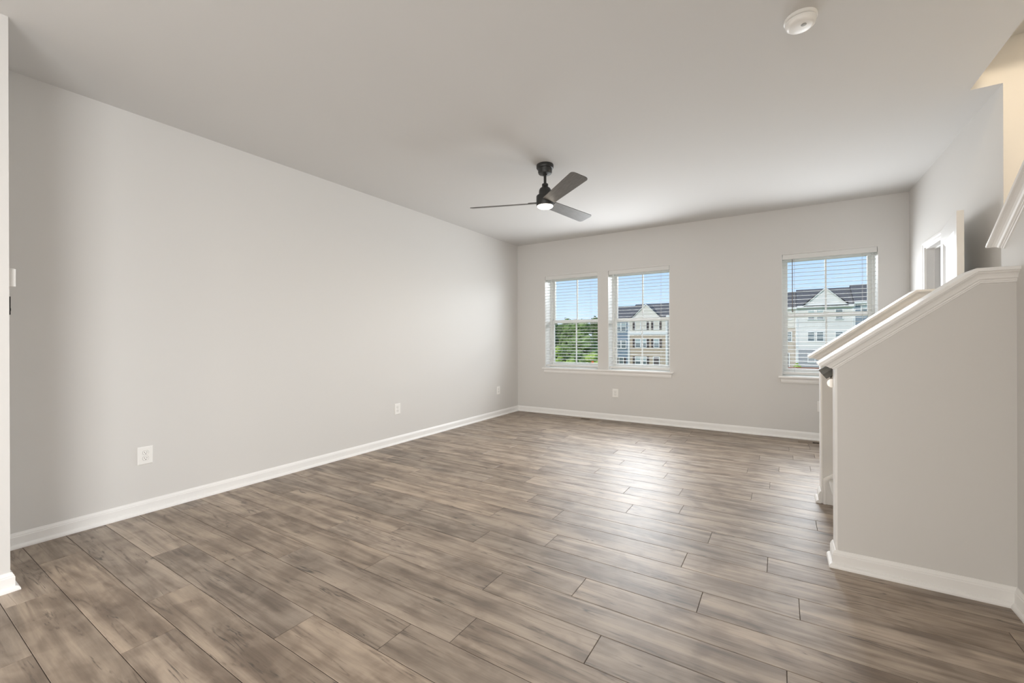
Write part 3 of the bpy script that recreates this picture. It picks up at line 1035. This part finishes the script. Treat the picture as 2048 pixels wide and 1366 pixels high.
def house(xa, xb, zbase, zeave, zridge, wall, label, windows=(), doors=(), gable=None, upper=None, band=None, low=None, gable_mat=None):
    t = thing('townhouse', label, 'house', (xa, FY, zbase), 'townhouse row across the street')

    def P(x, y, z):
        return (x - xa, y - FY, z - zbase)

    w = MB()
    w.box(P(xa, FY, zbase), P(xb, FY + 9.0, zeave))
    wo_ = w.build('wall', wall, t)
    if upper:
        zu, mu = upper
        MB().box(P(xa, FY - 0.05, zu), P(xb, FY, zeave)).build('upper_wall', mu, t)
    if low:
        zl, ml, xl0, xl1 = low
        MB().box(P(xl0, FY - 0.05, zbase), P(xl1, FY, zl)).build('lower_wall', ml, t)
    rr = MB()
    rr.prism([P(xa, FY - 0.35, zeave), P(xa, FY + 4.0, zridge), P(xa, FY + 9.3, zeave), P(xa, FY + 9.3, zeave - 0.02), P(xa, FY - 0.35, zeave - 0.12)], (xb - xa, 0, 0))
    rr.build('roof', ROOF, t)
    tr_ = MB()
    tr_.box(P(xa, FY - 0.42, zeave - 0.22), P(xb, FY - 0.30, zeave + 0.02)).box(P(xa, FY - 0.36, zeave - 0.30), P(xb, FY, zeave - 0.20))
    for x in (xa, xb - 0.14):
        tr_.box(P(x, FY - 0.08, zbase), P(x + 0.14, FY, zeave - 0.2))
    if band:
        for z0_, z1_ in band:
            tr_.box(P(xa, FY - 0.10, z0_), P(xb, FY, z1_))
    tr_.build('white_trim', XTRIM, t)
    if gable:
        gx0, gx1, gxa, gza = gable
        gzb = zeave + 0.05
        sl = (gza - gzb)
        back = 4.0 * (gza - zeave) / (zridge - zeave)
        gb = MB()
        gb.prism([P(gx0, FY - 0.3, gzb), P(gx1, FY - 0.3, gzb), P(gxa, FY - 0.3, gza)], (0, back + 0.3, 0))
        gb.build('gable', gable_mat or wall, t)
        rk = MB()
        for ex, sg in ((gx0, -1), (gx1, 1)):
            dx, dz = gxa - ex, gza - gzb
            ln = math.hypot(dx, dz)
            ux, uz = dx / ln, dz / ln
            th = 0.16
            nx, nz_ = (-uz * sg * -1, ux * -sg * -1)
            if nz_ < 0:
                nx, nz_ = -nx, -nz_
            e0 = (ex - ux * 0.25, gzb - uz * 0.25)
            pts = [(e0[0], e0[1]), (gxa, gza), (gxa, gza + th * 1.25), (e0[0] + nx * th, e0[1] + nz_ * th)]
            rk.prism([P(x, FY - 0.42, z) for x, z in pts], (0, 0.16, 0))
        rk.box(P(gx0 - 0.1, FY - 0.42, gzb - 0.16), P(gx1 + 0.1, FY - 0.28, gzb + 0.06))
        rk.build('rake_trim', XTRIM, t)
        gr = MB()
        for ex in (gx0 - 0.2, gx1 + 0.2):
            ez = gzb - (gza - gzb) / (gxa - ex) * 0
            gr.prism([P(ex, FY - 0.40, gzb + 0.04), P(gxa, FY - 0.40, gza + 0.17), P(gxa, FY + back, gza + 0.17), P(ex, FY + 0.1, gzb + 0.04)], (0, 0, 0.04))
        gr.build('gable_roof', ROOF, t)
    for spec in windows:
        x0w, x1w, z0w, z1w, n_, shut = spec[:6]
        glz = spec[6] if len(spec) > 6 else XGLASS
        fr = MB()
        q = 0.10
        fr.box(P(x0w - q, FY - 0.10, z0w - q), P(x0w, FY - 0.02, z1w + q)).box(P(x1w, FY - 0.10, z0w - q), P(x1w + q, FY - 0.02, z1w + q))
        fr.box(P(x0w, FY - 0.10, z0w - q), P(x1w, FY - 0.02, z0w)).box(P(x0w, FY - 0.10, z1w), P(x1w, FY - 0.02, z1w + q))
        pw = (x1w - x0w) / n_
        for k in range(1, n_):
            fr.box(P(x0w + k * pw - 0.09, FY - 0.10, z0w), P(x0w + k * pw + 0.09, FY - 0.02, z1w))
        zm = (z0w + z1w) / 2
        fr.box(P(x0w, FY - 0.08, zm - 0.03), P(x1w, FY - 0.03, zm + 0.03))
        fo = fr.build('window', XTRIM, t)
        MB().box(P(x0w, FY - 0.04, zm), P(x1w, FY + 0.005, z1w)).build('upper_pane', glz, fo)
        MB().box(P(x0w, FY - 0.04, z0w), P(x1w, FY + 0.005, zm)).build('lower_pane', XGLASS, fo)
        if shut:
            for sx in (x0w - q - 0.36, x1w + q + 0.02):
                MB().box(P(sx, FY - 0.09, z0w - 0.06), P(sx + 0.34, FY - 0.01, z1w + 0.06)).build('shutter', SHUT, t)
    for x0d, x1d, z0d, z1d in doors:
        q = 0.12
        df = MB()
        df.box(P(x0d - q, FY - 0.10, z0d), P(x0d, FY - 0.01, z1d + q)).box(P(x1d, FY - 0.10, z0d), P(x1d + q, FY - 0.01, z1d + q)).box(P(x0d, FY - 0.10, z1d), P(x1d, FY - 0.01, z1d + q))
        do = df.build('door_surround', XTRIM, t)
        MB().box(P(x0d, FY - 0.06, z0d), P(x1d, FY - 0.01, z1d)).build('door', DOORX, do)
    return t


house(-26.0, -21.42, -3.75, 4.55, 6.86, S_BLUE, 'blue-sided townhouse at the left end of the row',
      [(-23.52, -21.90, 2.48, 3.75, 2, False, XBLIND), (-23.52, -21.90, -0.42, 0.85, 2, False), (-23.02, -22.36, -3.05, -1.95, 1, True)])
house(-21.40, -15.42, -3.75, 4.50, 7.08, S_BEIGE, 'beige-sided townhouse with cream gable and dark shutters',
      [(-20.28, -18.60, 2.66, 3.86, 2, True, XBLIND), (-17.32, -16.60, 2.66, 3.86, 1, True, XBLIND),
       (-20.28, -18.60, -0.18, 1.06, 2, True, XBLIND), (-17.32, -16.60, -0.18, 1.06, 1, True, XBLIND),
       (-20.28, -18.60, -3.00, -1.78, 2, True, XBLIND)],
      [(-17.40, -16.58, -3.65, -1.78)], gable=(-20.75, -16.33, -18.54, 6.60), upper=(2.0, S_CREAM), band=[(1.82, 2.32)], gable_mat=S_CREAM)
house(-15.40, -9.5, -3.55, 4.75, 7.10, S_TAUPE, 'taupe-sided townhouse right of the beige one',
      [(-13.6, -12.0, 2.8, 4.1, 2, False), (-13.6, -12.0, -0.1, 1.2, 2, False)])
house(-9.48, -4.2, -3.3, 5.0, 7.45, S_CREAM, 'pale townhouse in the middle of the row',
      [(-7.9, -6.3, 3.0, 4.4, 2, False), (-7.9, -6.3, 0.1, 1.5, 2, False)])
house(-4.18, 1.66, -3.0, 5.36, 7.78, S_TAN, 'tan and cream townhouse left of the white one',
      [(0.28, 1.02, 3.75, 4.85, 1, False), (0.28, 1.02, 0.75, 1.98, 1, False), (-2.6, -1.0, 3.6, 4.9, 2, False), (-2.6, -1.0, 0.6, 1.9, 2, False)],
      [(-0.2, 0.72, -2.9, -0.95)], upper=(2.55, S_CREAM))
house(1.68, 7.76, -2.9, 5.48, 8.10, S_WHITE, 'white townhouse with a broad front gable and grey base',
      [(2.95, 3.60, 3.68, 4.92, 1, False, XBLIND), (3.92, 4.56, 3.68, 4.92, 1, False, XBLIND), (5.92, 6.60, 3.68, 4.92, 1, False),
       (2.92, 3.58, 0.80, 1.93, 1, False), (3.90, 4.56, 0.80, 1.93, 1, False), (5.90, 6.60, 0.80, 1.93, 1, False), (2.95, 3.62, -2.05, -1.05, 1, False)],
      gable=(2.50, 7.10, 4.81, 7.66), low=(-0.30, S_GREY, 1.85, 7.60))
house(7.78, 13.6, -2.7, 5.78, 8.36, S_SLATE, 'slate-blue townhouse at the right end of the row',
      [(8.55, 9.32, 4.55, 5.35, 1, False, XBLIND), (8.55, 9.32, 1.3, 2.5, 1, False, XBLIND), (10.6, 12.2, 3.9, 5.2, 2, False)])
tag(MB().box((-5.0, 63.8, -3.4), (9.0, 64.1, -2.46)).box((-5.05, 63.75, -2.52), (9.05, 64.15, -2.44)).build('garden_wall', BRICK), 'low red-brown wall in front of the white townhouse', 'garden wall')

random.seed(5)


def crown_mesh(name, mat, w, h, nb, nl, seed, parent, z0):
    rnd = random.Random(seed)
    mb_ = MB()
    blobs = []
    for k in range(nb):
        an = rnd.uniform(0, 2 * PI)
        f_ = rnd.random()
        rr_ = w * 0.34 * math.sqrt(rnd.random()) * (1.15 - 0.7 * f_)
        blobs.append((Vector((rr_ * math.cos(an), rr_ * math.sin(an), z0 + h * (0.12 + 0.74 * f_))), w * rnd.uniform(0.17, 0.27) * (1.15 - 0.45 * f_)))
    for c, r in blobs:
        res = bmesh.ops.create_icosphere(mb_.bm, subdivisions=2, radius=r * 0.86)
        for v in res['verts']:
            v.co = v.co * (1 + 0.35 * noise.noise(v.co * 2.3 + c)) + c
    for k in range(nl):
        c, r = blobs[rnd.randrange(nb)]
        d = Vector((rnd.gauss(0, 1), rnd.gauss(0, 1), rnd.gauss(0, 1))).normalized()
        p = c + d * r * rnd.uniform(0.8, 1.18)
        u = Vector((rnd.gauss(0, 1), rnd.gauss(0, 1), rnd.gauss(0, 1))).normalized()
        v = d.cross(u).normalized()
        s_ = w * rnd.uniform(0.016, 0.036)
        mb_.poly([p - u * s_, p + v * s_ * 0.8 + d * s_ * 0.3, p + u * s_, p - v * s_ * 0.8 + d * s_ * 0.2])
    return mb_.build(name, mat, parent)


def tree(x, y, h, w, mat, seed, label, z=-3.95):
    t = thing('tree', label, 'tree', (x, y, z), 'trees beyond the grass')
    MB().tube([(0, 0, 0), (0.05, 0.03, h * 0.25), (-0.04, 0.02, h * 0.5), (0, 0, h * 0.8)], 0.16, 8).build('trunk', BARK, t)
    crown_mesh('crown', mat, w, h * 0.92, 26, 1500, seed, t, h * 0.06)
    return t


tree(-31.0, 58, 9.2, 5.6, LEAF_D, 1, 'dark tree at the left edge of the left window view')
tree(-30.2, 66.5, 9.3, 5.6, LEAF_M, 2, 'bushy green tree left of the muntin in the left window')
tree(-36.8, 79, 8.8, 7.0, LEAF_D, 3, 'lower dark tree in the gap behind the left window muntin')
tree(-24.4, 57, 8.2, 5.6, LEAF_M, 4, 'mid-green tree right of the muntin in the left window')
tree(-29.6, 77, 10.6, 5.0, LEAF_D, 6, 'tall tree at the right edge of the left window view')
tree(-38.0, 66, 9.0, 6.0, LEAF_M, 7, 'tree furthest left, beyond the window edge')
tree(-42.5, 84, 9.4, 7.5, LEAF_D, 8, 'dark tree behind the bushy one left of the muntin')


def bush(x, y, h, w, mat, seed, label, z=-4.15):
    t = thing('shrub', label, 'shrub', (x, y, z), 'shrubs in front of the trees')
    crown_mesh('foliage', mat, w, h, 16, 700, seed, t, -0.1)
    return t


bush(-27.2, 54.5, 4.6, 3.2, LEAF_Y, 11, 'tall yellow-green shrub at left of the left window view')
bush(-23.6, 52.6, 4.0, 2.9, LEAF_M, 12, 'green shrub in the middle of the left window view')
bush(-21.0, 53, 4.2, 3.4, LEAF_Y, 13, 'yellow-green shrub at the right edge of the left window view')
bush(-24.9, 48.5, 3.0, 2.8, LEAF_Y, 14, 'low bright shrub at the lower left of the left window view')
bush(-21.7, 48, 3.1, 2.7, LEAF_Y, 15, 'low bright shrub just left of the lower window muntin')
bush(-18.6, 48.7, 2.8, 2.6, LEAF_Y, 17, 'low bright shrub at the lower right of the left window view')
bush(1.6, 67, 1.1, 1.2, LEAF_Y, 16, 'small yellow-green shrub at the corner of the white townhouse', -3.0)
for k, (x, y, z) in enumerate(((-18.35, 46, -1.45), (-18.05, 46, -1.75))):
    m_ = MB().tube([(0, 0, -2.4), (0, 0, 0.05)], 0.03, 8)
    m_.box((-0.02, -0.02, -0.18), (0.26, 0.02, 0.10))
    o = m_.build('marker_flag', ORANGE, None, (x, y, z))
    tag(o, ('orange-red marker above the shrubs, the higher of two' if k == 0 else 'orange-red marker above the shrubs, the lower of two'), 'marker', 'orange markers')
